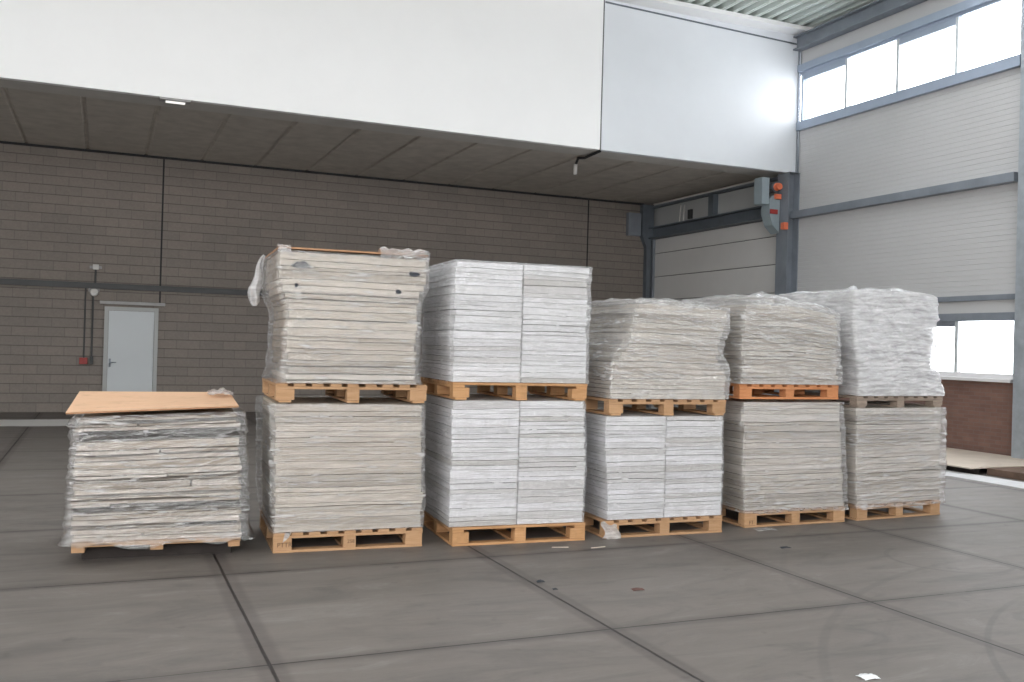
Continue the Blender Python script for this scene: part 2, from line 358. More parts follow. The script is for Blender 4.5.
# white fascia above the mezzanine: panels, joint, capping, return ledge
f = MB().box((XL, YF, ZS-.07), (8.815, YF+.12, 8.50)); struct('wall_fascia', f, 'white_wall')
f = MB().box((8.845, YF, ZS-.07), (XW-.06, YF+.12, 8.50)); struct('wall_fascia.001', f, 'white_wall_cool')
struct('trim_5', MB().box((8.81, YF+.02, ZS-.06), (8.85, YF+.06, 8.50)), 'joint')
struct('trim_6', MB().prism([(8.85, 8.43), (XW-.05, 8.305), (XW-.05, 8.335), (8.85, 8.46)], 1, YF-.012, YF+.01), 'steel_dark')
struct('trim_7', MB().prism([(YF+.12, 8.50), (YF-.38, 8.50), (YF-.38, 8.585), (YF+.12, 8.585)], 0, XL, XW+.02), 'white_wall')
struct('trim_8', MB().box((XW-.075, YF-.02, ZS-.06), (XW-.045, YF+.01, 8.34)).box((XW-.02, YF-.02, ZS-.06), (XW, YF+.01, 8.34)), 'steel')

struct('trim_13', MB().box((XL, YF+.12, 8.50), (XW+.1, YF+.2, 8.95)), 'steel_dark')  # added dark closer, keeps sky from showing under the deck ribs
# trapezoidal roof deck
m = MB(); pts = []; x = XL
while x < XW+.3:
    pts += [(x, ZR+.14), (x+.10, ZR+.14), (x+.15, ZR), (x+.175, ZR), (x+.1875, ZR+.016), (x+.20, ZR), (x+.23, ZR)]
    x += .28
pts.append((x, ZR+.14))
m.bm.free()
ADDED_ROOFLIGHTS = [(-5.0, -4.0), (4.7, 5.1), (10.6, 11.8)]  # rooflight strips added in the unseen roof, placed to brighten fascia and floor
cuts = [YR] + [q for ab in ADDED_ROOFLIGHTS for q in ab] + [YF+.2]
for k in range(0, len(cuts), 2):
    o = struct('ceiling_roof', MB().strip(pts, 1, cuts[k], cuts[k+1]), 'deck_metal')
    md = o.modifiers.new('gauge', 'SOLIDIFY'); md.thickness = .012; md.offset = 1
for k, (a_, b_) in enumerate(ADDED_ROOFLIGHTS):
    wn = empty('window_%d' % (20+k), (2, a_, ZR)); wn['kind'] = 'structure'
    for nm, mb, mt in (('window_frame', MB().box((XL, a_-.06, ZR-.02), (XW+.3, a_, ZR+.3)).box((XL, b_, ZR-.02), (XW+.3, b_+.06, ZR+.3)), 'frame_light'), ('pane', MB().box((XL, a_, ZR+.2), (XW+.3, b_, ZR+.21)), 'glass')):
        c_ = mb.build(nm, mt, wn); c_.matrix_parent_inverse = Matrix.Translation(-wn.location)

# right wall: bays between columns
BAYS = [(11.0, YF), (5.55, 10.55), (.1, 5.15), (-5.35, -.3)]
def ribs(y0, y1, z0, z1, pitch=.09):
    """ribbed liner sheet, profile in the X-Z plane run along Y"""
    n = max(1, round((z1-z0)/pitch)); p = (z1-z0)/n; P = []
    for k in range(n):
        a = z0+k*p
        P += [(XW, a), (XW, a+p-.018), (XW+.006, a+p-.012), (XW+.006, a+p-.005)]
    P += [(XW, z1), (XW+.14, z1), (XW+.14, z0)]
    return MB().prism([(q[0], q[1]) for q in P], 1, y0, y1)
for bi, (y0, y1) in enumerate(BAYS):
    lo, hi = y0-.02, y1+.02
    w = 'wall_right' if bi == 0 else 'wall_right.%03d' % bi
    a = struct('wall_right', ribs(lo-.2, hi+.1, 4.64, 6.46), 'liner')
    struct('wall_right', ribs(lo-.2, hi+.1, 2.74, 4.64), 'liner')
    struct('wall_right', MB().box((XW, lo-.2, 7.86), (XW+.14, hi+.1, 8.62)), 'liner')
    struct('wall_right', MB().box((XW, lo-.2, 2.44), (XW+.14, hi+.1, 2.66)), 'liner')
    struct('trim_9', MB().box((XW-.16, lo, 4.57), (XW, hi, 4.72)), 'steel')
    struct('trim_10', MB().box((XW-.06, lo, 2.655), (XW, hi, 2.745)), 'steel')
    struct('trim_11', MB().box((XW-.05, lo, 2.31), (XW+.05, hi, 2.445)), 'steel')
    struct('wall_right_brick', MB().box((XW, lo-.2, 0), (XW+.2, hi+.1, 1.29)), 'brick')
    # clerestory strip
    wn = empty('window_%d' % (2*bi+1), (XW, y0, 6.46)); wn['kind'] = 'structure'
    fr = MB().box((XW-.09, lo, 6.46), (XW+.12, hi, 6.645)).box((XW-.03, lo, 7.66), (XW+.1, hi, 7.72)).box((XW-.09, lo, 7.72), (XW+.12, hi, 7.87))
    f = fr.build('window_frame', 'frame', wn); f.matrix_parent_inverse = Matrix.Translation((-XW, -y0, -6.46))
    def child(mb, nm, mat):
        c = mb.build(nm, mat, wn); c.matrix_parent_inverse = Matrix.Translation((-wn.location.x, -wn.location.y, -wn.location.z)); return c
    ms = [hi-.12] + [y1-1.41-1.355*k for k in range(3)] + [lo+.02]
    for k, yy in enumerate(ms):
        child(MB().box((XW-.03, yy-.03, 6.645), (XW+.08, yy+.03, 7.66)), 'mullion', 'frame_light' if k else 'frame')
    for k in range(4):
        a_, b_ = ms[k+1]+.03, ms[k]-.03
        if k in (0, 2):
            child(MB().box((XW-.02, a_, 7.54), (XW+.05, b_, 7.66)), 'vent_sash', 'frame')
            child(MB().box((XW+.02, a_, 6.645), (XW+.028, b_, 7.54)), 'pane', 'glass')
        else:
            child(MB().box((XW+.02, a_, 6.645), (XW+.028, b_, 7.66)), 'pane', 'glass')
    # low window above the brick dado
    wn = empty('window_%d' % (2*bi+2), (XW, y0, 1.29)); wn['kind'] = 'structure'
    child(MB().box((XW-.12, lo, 1.29), (XW+.2, hi, 1.345), .008), 'window_sill', 'sill')
    child(MB().box((XW-.02, lo, 1.345), (XW+.08, hi, 1.43)), 'window_frame', 'sill')
    ys = [lo+.01, y0+1.16, y0+2.62, y0+4.0, hi-.02]
    for k, yy in enumerate(ys):
        child(MB().box((XW-.02, yy-.035, 1.43), (XW+.08, yy+.035, 2.31)), 'mullion', 'frame_light')
    for k in range(4):
        if k % 2:
            child(MB().box((XW-.02, ys[k]+.035, 2.22), (XW+.05, ys[k+1]-.035, 2.31)), 'vent_sash', 'steel')
        child(MB().box((XW+.02, ys[k]+.035, 1.43), (XW+.028, ys[k+1]-.035, 2.22 if k % 2 else 2.31)), 'pane', 'glass')
    # column between this bay and the next one
    yc = y0-.29
    c = MB().box((XW-.26, yc-.11, 0), (XW-.245, yc+.11, ZR-.05)).box((XW-.245, yc-.006, 0), (XW-.015, yc+.006, ZR-.05)).box((XW-.015, yc-.11, 0), (XW, yc+.11, ZR-.05))
    struct('column', c, 'steel_light' if bi == 0 else 'steel')
    struct('wall_right_pier', MB().box((XW+.001, yc-.25, 0), (XW+.14, yc+.26, 8.62)), 'steel_dark')
# eaves beam along the right wall
struct('beam_eaves', MB().box((XW-.24, YR, 8.17), (XW-.225+.2, YF-.02, 8.195)).box((XW-.14, YR, 8.195), (XW-.125, YF-.02, 8.44)).box((XW-.24, YR, 8.44), (XW-.025, YF-.02, 8.465)), 'steel')
# corner column carrying the mezzanine edge
struct('column', MB().box((13.36, 16.35, 0), (13.378, 16.72, ZS-.078)).box((13.378, 16.53, 0), (13.64, 16.545, ZS-.078)).box((13.64, 16.35, 0), (XW, 16.72, ZS-.078))
       .box((13.365, 16.33, ZS-.0775), (XW, 16.74, ZS-.0705)), 'steel')

# right wall below the mezzanine: sectional door with header
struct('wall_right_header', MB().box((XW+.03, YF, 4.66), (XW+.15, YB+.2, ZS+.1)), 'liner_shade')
struct('beam_header', MB().box((XW-.22, 16.74, 4.66), (XW+.03, YB, 4.69)).box((XW-.08, 16.74, 4.69), (XW-.06, YB, 4.93)).box((XW-.22, 16.74, 4.93), (XW+.03, YB, 4.96)), 'steel_dark')
struct('beam_upper', MB().box((XW-.10, 16.74, 5.50), (XW+.03, YB, 5.56)), 'steel_dark')
struct('column_post', MB().box((XW-.12, 19.35, 4.96), (XW+.03, 19.55, 5.50)), 'steel_dark')
d = empty('door_2', (XW, 19.5, 0)); d['kind'] = 'structure'
def kid(par, mb, nm, mat, smooth=False):
    c = mb.build(nm, mat, par, smooth=smooth); c.matrix_parent_inverse = Matrix.Translation(-Vector(par.location)); return c
zz = 4.66
for k in range(8):
    z0 = max(0, zz-(.39 if k == 0 else .63))
    kid(d, MB().box((XW+.02, 16.75, z0+.008), (XW+.07, YB, zz-.008), .004), 'door_section', 'door_panel'); zz = z0
    if z0 <= 0: break
kid(d, MB().box((XW+.045, 16.75, 0), (XW+.09, YB, 4.66)), 'door_seal', 'joint')
kid(d, MB().box((XW-.05, 22.16, 0), (XW+.02, 22.26, 4.66)).box((XW-.05, 16.75, 0), (XW+.02, 16.84, 4.66)), 'door_guide', 'steel')
t = empty('wall_socket', (XW, 20.6, 5.1), 0, 'small black box with two pale cable ends on the wall above the sectional door header', 'socket')
kid(t, MB().box((XW-.03, 20.42, 5.03), (XW+.028, 20.58, 5.27), .01), 'housing', 'black')
kid(t, MB().tube([(XW+.005, 20.82, 4.97), (XW+.005, 20.78, 5.42)], .018, 8), 'cable_end', 'pale_plastic')
kid(t, MB().tube([(XW+.005, 21.0, 4.99), (XW+.005, 20.95, 5.44)], .018, 8), 'cable_end', 'pale_plastic')
# far corner column with haunch
struct('column_corner', MB().prism([(13.40, 0), (13.53, 0), (13.53, 4.60), (13.60, 4.66), (13.60, 5.57), (13.25, 5.57), (13.25, 4.75), (13.40, 4.42)], 1, YB-.16, YB-.005), 'steel_dark')
o = MB().box((12.83, YB-.14, 4.72), (13.22, YB, 5.33), .015).build('wall_cabinet', 'steel', loc=(13.02, YB-.07, 4.72))
tag(o, 'dark grey cabinet high on block wall in the far corner', 'cabinet')

# unseen rear wall behind the camera, its opening added for front-left light
struct('wall_front', MB().box((XL, YR-.2, 0), (.5, YR, 2.0)).box((.5, YR-.2, 0), (XW+.2, YR, 8.2)), 'liner')
struct('wall_front', MB().box((XL, YR-.2, 8.2), (XW+.2, YR, 8.7)), 'liner')
for k in range(4):
    xx = XL + .1 + k*9.4/3
    struct('column', MB().box((xx-.12, YR-.2, 2.0), (xx+.12, YR, 8.2)), 'steel')

# personnel door in the back wall
d = empty('door_1', (.55, YB, 0)); d['kind'] = 'structure'
kid(d, MB().box((.02, YB-.05, 0), (.10, YB+.02, 2.28)).box((1.03, YB-.05, 0), (1.11, YB+.02, 2.28)).box((.10, YB-.05, 2.2), (1.03, YB+.02, 2.28)), 'door_frame', 'frame_door')
kid(d, MB().box((.105, YB-.03, .01), (1.025, YB+.01, 2.195), .004), 'door_leaf', 'door_grey')
kid(d, MB().box((.13, YB-.055, .98), (.17, YB-.03, 1.16), .004).tube([(.15, YB-.055, 1.08), (.15, YB-.085, 1.08), (.28, YB-.085, 1.08)], .011, 8), 'door_handle', 'steel')
struct('trim_12', MB().box((-.08, YB-.09, 2.33), (1.24, YB+.01, 2.40), .004), 'grey_plastic')

# cable tray and switches on the back wall
o = MB().box((XL+.05, YB-.08, 2.655), (13.3, YB-.002, 2.765)).box((XL+.05, YB-.1, 2.765), (13.3, YB-.002, 2.775)).build('cable_tray', 'tray', loc=(2, YB-.04, 2.655))
tag(o, 'long dark grey cable tray running level across the block wall', 'cable tray')
t = empty('wall_socket', (-.36, YB, 1.06), 0, 'red wall switch below a thin conduit, left of the grey door', 'switch')
kid(t, MB().box((-.45, YB-.07, 1.03), (-.29, YB, 1.17), .012), 'housing', 'red')
kid(t, MB().tube([(-.365, YB-.02, 1.17), (-.365, YB-.02, 2.655)], .016, 8), 'conduit', 'tray')
t = empty('wall_switch', (-.22, YB, 1.06), 0, 'black wall switch under its own conduit, nearest the grey door', 'switch')
kid(t, MB().box((-.25, YB-.06, 1.03), (-.18, YB, 1.20), .01), 'housing', 'black')
kid(t, MB().tube([(-.215, YB-.02, 1.2), (-.215, YB-.02, 2.655)], .02, 8), 'conduit', 'tray')
t = empty('junction_box', (-.2, YB, 2.5), 0, 'round pale junction box hanging just under the cable tray', 'junction box')
m = MB(); bmesh.ops.create_cone(m.bm, cap_ends=True, segments=24, radius1=.085, radius2=.07, depth=.06, matrix=Matrix.Translation((-.2, YB-.09, 2.57)) @ Matrix.Rotation(R(90), 4, 'X'))
kid(t, m, 'housing', 'pale_plastic')
kid(t, MB().box((-.31, YB-.06, 2.585), (-.09, YB, 2.655), .01), 'bracket', 'grey_plastic')
t = empty('wall_lamp', (-.18, YB, 3.05), 0, 'small pale bulkhead lamp on a stub conduit above the cable tray', 'lamp')
kid(t, MB().box((-.24, YB-.09, 3.06), (-.12, YB, 3.17), .015), 'lamp_shade', 'pale_plastic')
kid(t, MB().box((-.30, YB-.05, 3.08), (-.06, YB-.001, 3.14), .01), 'back_plate', 'grey_plastic')
kid(t, MB().tube([(-.18, YB-.02, 3.06), (-.18, YB-.02, 2.775)], .018, 8), 'conduit', 'tray')

# lamp and cable on the mezzanine edge
t = empty('ceiling_lamp', (.99, YF+.12, ZS-.06), 0, 'small lit rectangular lamp under the white fascia edge', 'lamp')
kid(t, MB().box((.74, YF+.02, ZS-.10), (1.22, YF+.22, ZS-.06), .006), 'housing', 'grey_plastic')
kid(t, MB().box((.84, YF+.10, ZS-.115), (1.14, YF+.20, ZS-.098), .004), 'diffuser', 'lamp')
t = empty('hanging_cable', (8.9, 17.2, ZS-.06), 0, 'dark cable along the concrete soffit with a pale plug end dangling', 'cable')
kid(t, MB().tube([(8.85, YF+.05, ZS-.085), (8.87, 16.9, ZS-.09), (8.92, 17.25, ZS-.08), (8.95, 17.6, ZS-.02), (8.97, 17.75, ZS-.12)], .028, 8), 'cord', 'joint', True)
kid(t, MB().tube([(8.97, 17.75, ZS-.12), (8.965, 17.75, ZS-.22), (8.955, 17.74, ZS-.34)], .04, 10), 'plug', 'pale_plastic', True)

# grey unit with orange parts on the corner column
t = empty('door_operator', (13.15, 16.6, 4.3), 0, 'grey tapered unit with round orange parts on the steel corner column', 'door operator')
kid(t, MB().box((12.875, 16.62, 4.86), (13.069, 16.9, 5.44), .02), 'cabinet', 'unit_grey')
kid(t, MB().prism([(13.07, 4.97), (13.07, 4.66), (13.16, 4.42), (13.34, 4.26), (13.34, 5.06), (13.16, 5.06)], 1, 16.60, 16.88), 'hopper', 'unit_grey')
m = MB(); bmesh.ops.create_cone(m.bm, cap_ends=True, segments=20, radius1=.09, radius2=.07, depth=.10, matrix=Matrix.Translation((13.25, 16.55, 5.25)) @ Matrix.Rotation(R(90), 4, 'X'))
kid(t, m, 'motor_cap', 'orange')
m = MB(); bmesh.ops.create_cone(m.bm, cap_ends=True, segments=20, radius1=.115, radius2=.11, depth=.2, matrix=Matrix.Translation((13.235, 16.70, 5.25)) @ Matrix.Rotation(R(90), 4, 'X'))
kid(t, m, 'motor', 'steel_dark')
kid(t, MB().box((13.177, 16.52, 4.98), (13.321, 16.60, 5.09), .02), 'signal_lamp', 'orange')
kid(t, MB().box((13.076, 16.57, 4.66), (13.271, 16.60, 4.76), .01), 'warning_band', 'red')
kid(t, MB().box((13.228, 16.30, 4.31), (13.336, 16.42, 4.46), .015), 'terminal_box', 'orange')
kid(t, MB().box((13.069, 16.62, 5.12), (13.163, 16.8, 5.2), .01), 'motor_bracket', 'black')  # added bracket between cabinet and motor

# board on bearers beside the brick dado
struct('floor_kerb', MB().box((11.02, 7.0, 0), (11.56, 14.5, .006)), 'strip')
t = empty('platform_board', (12.1, 11.2, 0), 0, 'pale plywood sheet laid on shade-dark timbers below the brick dado', 'board')
kid(t, MB().box((11.46, 9.92, .085), (13.6, 12.36, .105), .003), 'sheet', 'ply_pale')
kid(t, MB().box((11.62, 9.98, 0), (11.72, 12.3, .085)).box((12.5, 9.98, 0), (12.6, 12.3, .085)).box((13.4, 9.98, 0), (13.5, 12.3, .085)), 'bearer', 'shade_timber')  # bearers coloured as the dark shade below the board
o = MB().box((11.75, 8.2, 0), (13.6, 9.88, .10), .006).build('timber_ramp', 'brown_timber', loc=(12.6, 9, 0))
tag(o, 'low dark brown timber block in front of the steel column', 'timber block')

# ------------------------------------------------------------------ pallets and stacks
BASE = {1: ((-.15, 7.55), (1.04, 7.475)), 2: ((1.263, 7.543), (2.461, 7.478)), 3: ((2.695, 7.403), (3.891, 7.326)),
        4: ((4.09, 7.34), (5.309, 7.307)), 5: ((5.648, 7.429), (6.88, 7.418)), 6: ((7.037, 7.432), (8.241, 7.499))}
FR = {}
for k, ((ax, ay), (bx, by)) in BASE.items():
    a = math.atan2(by-ay, bx-ax); FR[k] = (Vector((ax, ay, 0)), a)
def W(k, x, y, z):
    o, a = FR[k]; return Vector((o.x + x*math.cos(a) - y*math.sin(a), o.y + x*math.sin(a) + y*math.cos(a), z))
DEEP = 1.10
def wedge(a, b, bev=.004): return MB().box(a, b, bev)
def pallet(k, x0, z0, Wd, D, mat, style, label, group, hgt=.155, tilt=0.0):
    """style A: perimeter base boards; B: base boards run front to back; P: deck planks run along the front"""
    root = empty('wooden_pallet', W(k, x0, 0, z0), FR[k][1], label, 'pallet', group)
    if tilt: root.rotation_euler[1] = tilt
    def part(nm, a, b):
        a, b = Vector(a), Vector(b); c = Vector(((a.x+b.x)/2, (a.y+b.y)/2, a.z))
        j = .003
        o = wedge(a, b).build(nm, mat, root, loc=c); o.rotation_euler = (0, 0, random.uniform(-.006, .006)); return o
    t1 = .022; zb0, zb1 = .02, hgt-2*t1
    long_deck = 'P' in style
    if long_deck:
        n, wd = 7, .125; gap = (D-n*wd)/(n-1)
        for i in range(n): part('deck_board', (0, i*(wd+gap), hgt-t1), (Wd, i*(wd+gap)+wd, hgt))
        for xx in (.0, Wd/2-.05, Wd-.1): part('stringer_board', (xx, 0.004, hgt-2*t1), (xx+.1, D-.004, hgt-t1-.0005))
    else:
        n, wd = 9, .090; gap = (Wd-n*wd)/(n-1)
        for i in range(n): part('deck_board', (i*(wd+gap), 0, hgt-t1), (i*(wd+gap)+wd, D, hgt))
        for yy in (.0, D/2-.05, D-.1): part('stringer_board', (0, yy, hgt-2*t1), (Wd, yy+.1, hgt-t1-.0005))
    bl = []
    for xx, w in ((.002, .142), (Wd/2-.05, .1), (Wd-.142, .14)):
        for yy, dd in ((.003, .1), (D/2-.05, .1), (D-.103, .1)):
            bl.append(part('block', (xx, yy, zb0+.0005), (xx+w, yy+dd, zb1-.0005)))
    if 'A' in style:
        part('base_board', (0, 0, 0), (Wd, .1, zb0)); part('base_board', (0, D-.1, 0), (Wd, D, zb0))
        part('base_board', (0, .101, 0), (.1, D-.101, zb0)); part('base_board', (Wd/2-.05, .101, 0), (Wd/2+.05, D-.101, zb0)); part('base_board', (Wd-.1, .101, 0), (Wd, D-.101, zb0))
    else:
        for xx in (.02, Wd/2-.05, Wd-.12): part('base_board', (xx, 0, 0), (xx+.1, D, zb0))
    return root
def stamp(root, text, x, z, size):
    c = bpy.data.curves.new('stamp', 'FONT'); c.body = text; c.size = size; c.align_x = 'CENTER'; c.extrude = .0004
    c.materials.append(MAT['ink'])
    tmp = bpy.data.objects.new('stamp_text', c); me = bpy.data.meshes.new_from_object(tmp); bpy.data.objects.remove(tmp); bpy.data.curves.remove(c)
    o = bpy.data.objects.new('stamp', me); COL.objects.link(o); o.parent = root
    o.location = (x, .0015, z); o.rotation_euler = (R(90), 0, 0)

def lerp(L, z):
    if z <= L[0][0]: return L[0][1]
    for (a, b), (c, d) in zip(L, L[1:]):
        if z <= c: return b + (d-b)*(z-a)/(c-a)
    return L[-1][1]
ORD = ['topmost', 'second', 'third', 'fourth', 'fifth', 'sixth', 'seventh', 'eighth', 'ninth', 'tenth', 'eleventh', 'twelfth', 'thirteenth', 'fourteenth', 'fifteenth']
def stack(k, z0, n, xl, xr, mat, where, tone, group, top=None, depth=DEEP, ymin=.015, rough=.006, sid=0, thick=(.6, 1.5), gapk=1.0, skip=(), seam=None, split=()):
    """n sheets, one object each; xl/xr: (z, x) outlines; top: (x, z) line of the upper surface; split: {layer: x} lies there as two pieces"""
    ws = [random.uniform(*thick) for _ in range(n)]; tot = sum(ws); acc = 0; T = [0]
    for w in ws: acc += w/tot; T.append(acc)
    ztop = lambda x: lerp(top, x)
    zmid = sum(p[1] for p in top)/len(top)
    NX, NY = 24, 8
    def surf(i, x, y):
        t = T[i]; zt = ztop(x)
        b = z0 + t*(zt-z0)
        if 0 < i < n:
            amp = .16*(zt-z0)/n
            b += amp*noise.noise((x*2.4+sid*7, y*2+i*.35, i*.22+sid*3)) * 1.1
        elif i == n: b += .004*noise.noise((x*3+sid, y*3, 5))
        return b
    gaps = [random.choice((.0018, .002, .0025, .0035, .006)) for _ in range(n)]
    made = []
    def one(i, a, b, f, e, gap, piece=''):
        bm = bmesh.new(); g = []
        for s_ in (0, 1):
            L = []
            for iy in range(NY+1):
                row = []
                for ix in range(NX+1):
                    x = a+(b-a)*ix/NX; y = f+(e-f)*iy/NY
                    zs = surf(i+s_, x, y)
                    if iy == 0: y += rough*.45*noise.noise((x*9, i*3.1+sid, 1.3)) + .0015*random.uniform(-1, 1)
                    if ix == 0: x += rough*.5*noise.noise((y*9, i*2.1, sid+4.))
                    if ix == NX: x += rough*.5*noise.noise((y*9, i*2.7, sid+9.))
                    row.append(bm.verts.new((x, y, zs + (.0014 if s_ == 0 else -gap))))
                L.append(row)
            g.append(L)
        lo, hi = g
        for iy in range(NY):
            for ix in range(NX):
                bm.faces.new((lo[iy][ix], lo[iy+1][ix], lo[iy+1][ix+1], lo[iy][ix+1]))
                bm.faces.new((hi[iy][ix], hi[iy][ix+1], hi[iy+1][ix+1], hi[iy+1][ix]))
        for ix in range(NX):
            bm.faces.new((lo[0][ix], lo[0][ix+1], hi[0][ix+1], hi[0][ix])); bm.faces.new((lo[NY][ix+1], lo[NY][ix], hi[NY][ix], hi[NY][ix+1]))
        for iy in range(NY):
            bm.faces.new((lo[iy+1][0], lo[iy][0], hi[iy][0], hi[iy+1][0])); bm.faces.new((lo[iy][NX], lo[iy+1][NX], hi[iy+1][NX], hi[iy][NX]))
        ext = [fn(v.co[q] for v in bm.verts) for q in (0, 1, 2) for fn in (min, max)]
        c = Vector(((a+b)/2, (f+e)/2, surf(i, (a+b)/2, (f+e)/2)))
        bmesh.ops.translate(bm, vec=-c, verts=bm.verts)
        me = bpy.data.meshes.new('sheet'); bm.to_mesh(me); bm.free(); me.materials.append(MAT[mat])
        o = bpy.data.objects.new('sheet', me); COL.objects.link(o)
        o.location = W(k, *c); o.rotation_euler = (0, 0, FR[k][1])
        top_i = n-1-i
        if top_i < n-top_i: pos = 'topmost' if top_i == 0 else ORD[top_i]+' from top'
        else: pos = 'lowest' if i == 0 else ORD[i]+' from bottom'
        tag(o, '%s sheet%s, %s, %s' % (tone, piece, pos, where), 'sheet', group); made.append(ext)
    for i in range(n):
        if i in skip: continue
        zm = z0 + (T[i]+T[i+1])/2*(zmid-z0)
        jl, jr, jf = (max(-1.6, min(1.6, random.gauss(0, 1)))*rough*.9 for _ in range(3))
        if random.random() < .14: jl -= random.uniform(.003, .012)
        if random.random() < .14: jr += random.uniform(.003, .012)
        if seam == 'r': jr = -abs(jr)*.3 - rough*.3
        if seam == 'l': jl = abs(jl)*.3 + rough*.3
        a = lerp(xl, zm)+jl; b = lerp(xr, zm)+jr; f = ymin+abs(jf)*.9; e = depth-.02+random.uniform(-.02, .01)
        if i in split:
            q = split[i]
            one(i, a, a+(b-a)*q-.008, f, e, gaps[i]*gapk, ' end left of the break')
            one(i, a+(b-a)*q+.008, b-random.uniform(0, .03), f+random.uniform(.004, .03), e, gaps[i]*gapk+random.uniform(0, .009), ' end right of the break')
        else: one(i, a, b, f, e, gaps[i]*gapk)
    return made

def film(k, z0, z1, sheets, mat, label, name='stretch_film', off=.02, amp=.010, cap=None, top=None, n=240, nz=110, sid=0, flare=.0, puff=None, ragged=.0, crease=1.0, win=.035):
    """a skin of wrapping film round one load: perimeter x height grid that clears every sheet, wrinkles pushed outwards, an optional gathered top"""
    bm = bmesh.new(); rings = []
    zt_max = max(e[5] for e in sheets)
    raw = []
    for j in range(nz+1):
        z = z0 + (z1-z0)*j/nz; z = min(max(z, sheets[0][4]+.01), zt_max-.004)
        near = [e for e in sheets if e[4] <= z+win and e[5] >= z-win] or sheets
        raw.append([min(e[0] for e in near), max(e[1] for e in near), min(e[2] for e in near), max(e[3] for e in near)])
    # pull taut between the sheets that stand out
    sm = [list(r) for r in raw]
    for _ in range(12):
        for j in range(1, nz):
            for q, fn in ((0, min), (1, max), (2, min), (3, max)):
                sm[j][q] = fn(raw[j][q], (sm[j-1][q]+sm[j+1][q])/2)
    def outline(s, a, b, f, e, r=.022):
        w, d = b-a, e-f; per = 2*(w+d); q = (s % 1)*per
        if q < w: p = (a+q, f); nn = (0, -1)
        elif q < w+d: p = (b, f+q-w); nn = (1, 0)
        elif q < 2*w+d: p = (b-(q-w-d), e); nn = (0, 1)
        else: p = (a, e-(q-2*w-d)); nn = (-1, 0)
        x, y = p; cx = min(max(x, a+r), b-r); cy_ = min(max(y, f+r), e-r)
        dx, dy = x-cx, y-cy_; L = math.hypot(dx, dy)
        if L > r and abs(dx) > 1e-6 and abs(dy) > 1e-6: x, y = cx+dx/L*r, cy_+dy/L*r; nn = (dx/L, dy/L)
        return x, y, nn
    for j in range(nz+1):
        t = j/nz; ring = []; zq = z0 + t*(z1-z0)
        a, b, f, e = sm[j]; a -= off; b += off; f -= off; e += off
        if puff: a -= lerp(puff[0], zq); b += lerp(puff[1], zq)
        for i in range(n):
            x, y, nn = outline(i/n, a, b, f, e)
            zt = lerp(top, x) if top else z1
            z = z0 + t*(zt-z0)
            if j == 0 and ragged: z += ragged*noise.noise((x*5, y*5, sid+.5))
            wv = .22 + .45*noise.noise((x*1.6+sid*3, y*1.6, z*21)) + .3*noise.noise((x*3+sid, y*3+3, z*34)) + max(0, noise.noise((x*2+sid, y*2, z*5)))*.5
            wv += crease*.3*max(0, noise.noise((x*6+z*9, y*6-z*6, sid*2.)))
            # taut folds that run to the corners
            wv += crease*.35*max(0, noise.noise((x*1.1+sid, y*1.1, (z+.35*x-.2*y)*11)))**2
            rd = 1-abs(noise.noise((x*1.3+sid*5, y*1.3, (z+.10*math.sin(x*2+sid)+.06*y)*24)))*2.2
            rd2 = 1-abs(noise.noise((x*2.1-sid, y*2.1+7, (z-.16*x+.1*y)*17)))*2.4
            wv += crease*(.30*max(0, rd)**5*.75 + .24*max(0, rd2)**6)
            dsp = amp*max(.02, wv) + flare*max(0, 1-t*8)**2
            ring.append(bm.verts.new((x+nn[0]*dsp, y+nn[1]*dsp, z)))
        rings.append(ring)
    if cap:
        shr, lump, dome = cap
        last = rings[-1]; a, b, f, e = sm[-1]; c = ((a+b)/2, (f+e)/2)
        for q in shr:
            ring = []
            for v in last:
                x = c[0]+(v.co.x-c[0])*q; y = c[1]+(v.co.y-c[1])*q
                z = v.co.z + dome*math.sin((1-q)*math.pi/2) + lump*max(-.05, .1+noise.noise((x*4+sid, y*4, 2.+sid))*.7 + .5*noise.noise((x*9+sid, y*9, 7.)))*min(1, (1-q)*8)
                ring.append(bm.verts.new((x, y, z)))
            rings.append(ring)
    for A, B in zip(rings, rings[1:]):
        for i in range(n): bm.faces.new((A[i], A[(i+1) % n], B[(i+1) % n], B[i]))
    if cap and cap[0][-1] < .06: bm.faces.new(rings[-1])
    me = bpy.data.meshes.new(name); bm.to_mesh(me); bm.free(); me.materials.append(MAT[mat])
    for p in me.polygons: p.use_smooth = True
    o = bpy.data.objects.new(name, me); COL.objects.link(o)
    o.location = W(k, 0, 0, 0); o.rotation_euler = (0, 0, FR[k][1])
    if label: tag(o, label, 'plastic film')
    return o
def sheetlet(k, pts_fn, nu, nv, name, mat, parent=None, label=None):
    """a loose piece of film from a function (u,v) -> local point"""
    bm = bmesh.new(); g = [[bm.verts.new(pts_fn(i/nu, j/nv)) for i in range(nu+1)] for j in range(nv+1)]
    for j in range(nv):
        for i in range(nu): bm.faces.new((g[j][i], g[j][i+1], g[j+1][i+1], g[j+1][i]))
    me = bpy.data.meshes.new(name); bm.to_mesh(me); bm.free(); me.materials.append(MAT[mat])
    for p in me.polygons: p.use_smooth = True
    o = bpy.data.objects.new(name, me); COL.objects.link(o)
    if parent is not None: o.parent = parent
    else: o.location = W(k, 0, 0, 0); o.rotation_euler = (0, 0, FR[k][1])
    if label: tag(o, label, 'plastic film')
    return o

GS = 'stacked sheets on pallets'
GL, GU = 'pallets standing on the floor', 'pallets carrying the upper loads'
